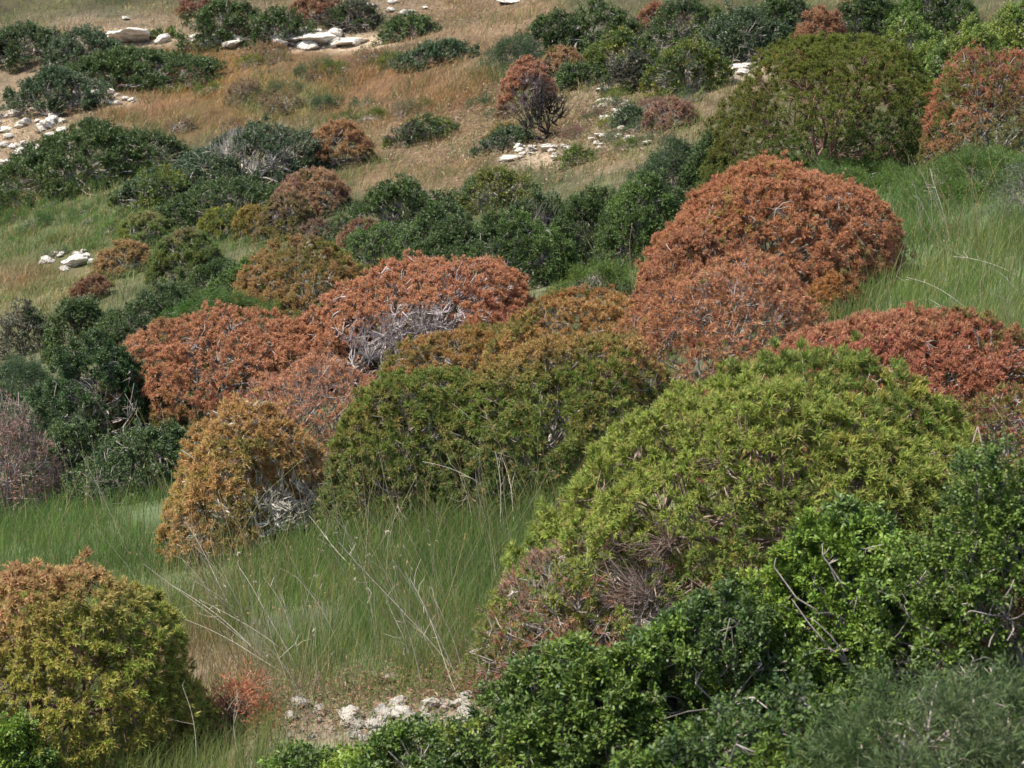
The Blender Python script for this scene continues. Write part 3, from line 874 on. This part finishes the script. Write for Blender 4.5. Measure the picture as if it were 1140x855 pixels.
PATCHES = [
    (350, 46, 58, 9, 22, 10, 36, 'rough pale slab of the long limestone ledge under the round bushes', 'slabs of the long limestone ledge'),
    (145, 42, 45, 7, 12, 9, 30, 'rough cream slab round the pinkish cream one above the long dark bush', 'slabs round the pinkish cream one'),
    (822, 74, 22, 9, 10, 7, 22, 'grey white stone beside the boulder left of the olive dome', 'stones left of the olive dome'),
    (455, 808, 75, 22, 66, 9, 30, 'small white stone in the rubble strip at the bottom', 'white stones of the bottom rubble'),
    (365, 815, 55, 25, 20, 7, 24, 'grey white stone at the left end of the bottom rubble', 'grey white stones left of the rubble'),
    (505, 790, 40, 16, 12, 8, 26, 'white stone beside the largest one of the bottom rubble', 'stones round the largest white stone'),
    (30, 140, 45, 32, 50, 6, 22, 'pale stone scattered on the bare slope at the upper left', 'stones on the upper left slope'),
    (105, 112, 45, 10, 20, 5, 15, 'pale stone in the strip below the long dark bush', 'stones below the long dark bush'),
    (5, 172, 22, 14, 14, 6, 18, 'pale stone at the left edge beside the wide dark bush', 'stones at the left edge'),
    (682, 124, 24, 13, 24, 9, 19, 'grey stone in the heap right of the burnt black shrub', 'stones of the grey heap'),
    (605, 172, 34, 14, 18, 8, 17, 'small white stone round the foot of the burnt black shrub', 'stones round the black shrub'),
    (78, 290, 34, 12, 18, 7, 18, 'light stone around the light grey boulder', 'stones round the grey boulder'),
    (225, 48, 55, 6, 14, 7, 26, 'pale stone in the row between the two upper left ledges', 'stones between the ledges'),
    (420, 12, 60, 9, 12, 5, 18, 'pale stone at the top edge left of the straw slope', 'stones at the top edge'),
    (690, 158, 40, 14, 12, 8, 18, 'pale stone in the straw below the pinkish grey dome', 'stones below the pinkish dome'),
]
for (cx, cy, rx, ry, n, w0, w1, lab, grp) in PATCHES:
    STONY.append((cx, cy, rx, ry))
    for i in range(n):
        a = rrng.uniform(0, 6.283); r = math.sqrt(rrng.random())
        rock(cx + rx * r * math.cos(a), cy + ry * r * math.sin(a), w0 + (w1 - w0) * rrng.random() ** 1.4, lab, grp)

grass()

def dry_stems():
    rng = np.random.default_rng(77)
    px, py = [], []
    for cx, cy, rx, ry, n in ((420, 600, 170, 80, 280), (260, 690, 60, 60, 130), (90, 560, 120, 60, 80), (560, 560, 80, 50, 150), (1060, 260, 90, 90, 170), (480, 730, 60, 30, 90), (700, 310, 40, 40, 40), (330, 790, 50, 30, 60)):
        px.append(rng.normal(size=n) * rx * .6 + cx); py.append(rng.normal(size=n) * ry * .6 + cy)
    P, hit = at(np.concatenate(px), np.concatenate(py)); P = P[hit]; n = len(P)
    H = rng.uniform(.3, .85, n); a = np.where(rng.random(n) < .7, math.pi + rng.normal(size=n) * .5, rng.uniform(0, 6.28, n))
    _, _, d = project(P)
    ln = rng.uniform(.05, .9, n)
    D = np.stack([np.cos(a) * ln, np.sin(a) * ln * .6, np.ones(n)], 1) * H[:, None]
    rr = np.maximum(.0012, .3 * d / F)
    C = np.array([STRAW * 1.2, c(.45, .40, .30), c(.30, .30, .12)])[rng.integers(0, 3, n)] * rng.uniform(.75, 1.15, (n, 1))
    parts = [tubes(P, P + D, rr, rr * .5, C, rng, bend=.07, segs=3, sides=3)]
    # seed heads
    m = rng.random(n) < .45; Q = (P + D)[m]
    k = 5; li = np.repeat(np.arange(len(Q)), k)
    Dn = unit(rng.normal(size=(len(li), 3)) * .7 + D[m][li] / H[m][li][:, None])
    parts.append(leaves(Q[li] - Dn * .02, Dn, rng.normal(size=Dn.shape), rng.uniform(.015, .035, len(li)), rng.uniform(.004, .008, len(li)), C[m][li] * .9))
    V, Fc, Cv = join(parts)
    tag(mesh_obj('dry_grass_stems', V, Fc, Cv, M_GRASS), 'thin straw stems with small seed heads leaning over the green grass', 'grass', kind='stuff')


dry_stems()


def litter(label, name, zs, n, pal, L0):
    rng = np.random.default_rng(len(label))
    px = np.concatenate([rng.normal(size=n) * z[2] + z[0] for z in zs]); py = np.concatenate([rng.normal(size=n) * z[3] + z[1] for z in zs])
    P, hit = at(px, py); P = P[hit]; m = len(P)
    D = unit(np.stack([rng.normal(size=m), rng.normal(size=m), rng.uniform(-.1, .7, m)], 1))
    col = np.array(pal)[rng.integers(0, len(pal), m)] * rng.uniform(.7, 1.25, (m, 1))
    N = unit(np.array([0, 0, 1.]) + .6 * rng.normal(size=(m, 3)))
    V, Fc, Cv = leaves(P + np.array([0, 0, .006]) + rng.uniform(0, .05, (m, 1)) * np.array([0, 0, 1.]), D, N, L0 * rng.uniform(.6, 1.4, m), L0 * .22 * rng.uniform(.6, 1.4, m), col, curl=.2)
    tag(mesh_obj(name, V, Fc, Cv, M_SPURGE), label, 'leaf litter', kind='stuff')


litter('reddish brown dead leaves and twigs on the soil above the bottom rubble', 'leaf_litter', [(490, 752, 40, 11), (545, 735, 25, 20), (330, 790, 50, 22), (430, 770, 60, 10), (560, 765, 30, 22), (440, 795, 80, 16)], 1300,
       [c(.30, .17, .10), c(.24, .12, .07), c(.33, .24, .14), c(.12, .08, .05), c(.13, .17, .05), c(.10, .14, .04)], .035)
litter('dry herbs and dead leaves between the stones of the far slope', 'dry_herbs', [(670, 130, 60, 30), (30, 145, 60, 32), (180, 40, 110, 14), (420, 22, 110, 14), (530, 150, 70, 30)], 5000,
       [c(.26, .17, .10), c(.33, .26, .15), c(.15, .17, .06), c(.20, .13, .08), c(.38, .32, .22)], .11)

# ------------------------------------------------------------------ dry stalks
def stalks(label, specs, group=None, col=c(.50, .44, .34), r=.0022, side=.35):
    """one dry plant: specs are (base x, base y, tip x, tip y) in photograph pixels, tip at the base's depth"""
    rng = np.random.default_rng(int(specs[0][0] * 3 + specs[0][1]))
    P0, _ = at(specs[0][0], specs[0][1]); P0 = P0[0]
    root = empty('dry_stalk', P0); tag(root, label, 'dry stalk', group)
    for bx, by, tx, ty in specs:
        A, _ = at(bx, by); A = A[0]
        _, _, d = project(A[None]); s = float(d[0]) / F
        B = A + np.array([(tx - bx) * s, rng.normal() * .12, (by - ty) * s])
        rr = max(r, .56 * s)
        n = 9; t = np.linspace(0, 1, n)[:, None]
        sag = rng.normal() * .05 * np.linalg.norm(B - A)
        L = A + (B - A) * t + np.array([0, 0, 1.]) * (4 * t * (1 - t)) * abs(sag) + np.array([1., 0, 0]) * np.sin(t * 5 + rng.random() * 6) * .012
        seg = []
        rads = np.linspace(rr, rr * .45, n)
        C = np.repeat((col * rng.uniform(.8, 1.15))[None], n - 1, 0)
        seg.append(tubes(L[:-1], L[1:], rads[:-1], rads[1:], C, rng, bend=0, segs=1, sides=5))
        # side sprigs near the tip
        ns = int(rng.integers(2, 5)) if side else 0
        if ns:
            tt = rng.uniform(.45, .98, ns)
            q = np.stack([np.interp(tt, t[:, 0], L[:, j]) for j in range(3)], 1)
            e = q + unit((B - A)[None] * .8 / np.linalg.norm(B - A) + rng.normal(size=(ns, 3)) * .55) * rng.uniform(.05, .16, (ns, 1)) * side / .35
            seg.append(tubes(q, e, np.full(ns, rr * .5), np.full(ns, rr * .3), np.repeat(C[:1], ns, 0), rng, bend=.1, segs=2, sides=3))
        V, Fc, Cv = join(seg)
        mesh_obj('stalk', V - P0, Fc, Cv, M_BARK, root)
    return root


stalks('long pale dry stalks leaning left in the grass right of the yellow green shrub', [(265, 690, 200, 590), (270, 688, 212, 640), (255, 680, 205, 622), (278, 700, 232, 618)])
stalks('dry stalks fanning left over the yellow green shrub top', [(300, 740, 165, 622), (292, 730, 190, 650), (310, 745, 240, 655)])
stalks('thin dry stalks leaning left before the rusty red dome', [(190, 540, 138, 440), (196, 545, 158, 480), (198, 532, 180, 448), (182, 525, 155, 470)])
stalks('pair of long dry stalks crossing in the grass above the rubble', [(520, 765, 382, 598), (470, 775, 427, 615)])
stalks('pale forked dry stalk above the largest white stone', [(518, 772, 442, 615), (512, 775, 455, 650), (516, 765, 488, 660)])
stalks('short dry stalks in the grass left of the withered shrub', [(470, 740, 440, 690), (478, 742, 462, 682), (486, 745, 470, 700), (455, 735, 430, 660)])
stalks('tangle of grey dry stalks below the green dome with orange tips', [(610, 560, 505, 448), (600, 565, 540, 455), (590, 570, 520, 480), (620, 560, 560, 470), (615, 550, 500, 470), (585, 575, 470, 510)])
stalks('tall dry stalk slanting across the green dome with orange tips', [(645, 480, 580, 372), (690, 455, 662, 365), (700, 470, 668, 400)])
stalks('dry stalk reaching over the left side of the bright green dome', [(735, 470, 675, 398)])
stalks('two pale twigs curving up through the bright green dome', [(895, 590, 880, 500), (875, 560, 868, 505)])
stalks('arching dry stalks crossing below the central green dome', [(640, 545, 545, 500), (635, 550, 520, 490), (628, 556, 585, 470), (650, 540, 600, 460)])
stalks('upright thin dry stalks in the grass left of the bright green dome', [(560, 600, 552, 505), (545, 610, 530, 520), (575, 590, 560, 515), (530, 600, 512, 525)])
stalks('loose fan of dry stalks right of the yellow green shrub', [(330, 745, 262, 640), (340, 740, 296, 640), (325, 735, 225, 665), (318, 750, 205, 690)])
stalks('dry stalk standing in front of the yellow green shrub', [(175, 860, 158, 765)])
stalks('dry stalks at the bottom left crossing the yellow green shrub', [(115, 860, 60, 765), (55, 860, 0, 812)])
stalks('pale dry stalk at the bottom left beside the small coral shrub', [(222, 865, 205, 765), (262, 850, 265, 770)])
stalks('dry stalks leaning over the rubble left end', [(345, 790, 290, 700), (320, 770, 300, 690), (350, 775, 318, 660)])
stalks('thin dry stalks in the grass right of the golden orange dome', [(400, 640, 340, 580), (380, 720, 330, 640), (420, 700, 395, 600)])
stalks('white dry stalks in the upper right grass beside the salmon dome', [(1055, 262, 1035, 190), (1050, 275, 1015, 215), (1000, 285, 958, 240), (995, 260, 990, 225)])
stalks('dry stalks sweeping over the grass above the deep red dome', [(1075, 355, 1040, 300), (1085, 350, 1010, 310), (1078, 360, 1035, 335), (1140, 380, 1075, 378)])
stalks('dry twigs at the right edge above the crimson shrub', [(1140, 330, 1105, 300), (1135, 310, 1060, 285), (1140, 350, 1110, 330)])
stalks('long dry twig curving over the dark bush at the bottom right', [(925, 790, 815, 768), (930, 800, 880, 745), (965, 855, 925, 760)])
stalks('grey dry twigs in front of the bottom edge bushes right of centre', [(870, 860, 800, 795), (880, 860, 845, 810), (850, 850, 790, 770)])
stalks('pale green upright shoot above the dark bush near the right edge', [(1035, 730, 1075, 633)], col=c(.2, .28, .14))
stalks('brown twigs leaning out of the dark glossy bush at the right', [(1070, 640, 1000, 565), (1130, 640, 1110, 580), (1120, 620, 1060, 575)], col=c(.34, .27, .22))
stalks('bare twigs sticking up from the middle of the green gully', [(572, 222, 555, 200), (578, 222, 574, 205), (618, 218, 602, 200)], side=.2)
stalks('pale bare branches over the top centre dark bush', [(640, 35, 634, 20), (706, 25, 680, 15), (704, 22, 695, 12)], side=.5)
print('leaves', COUNT['leaves'], 'objects', len(bpy.data.objects))
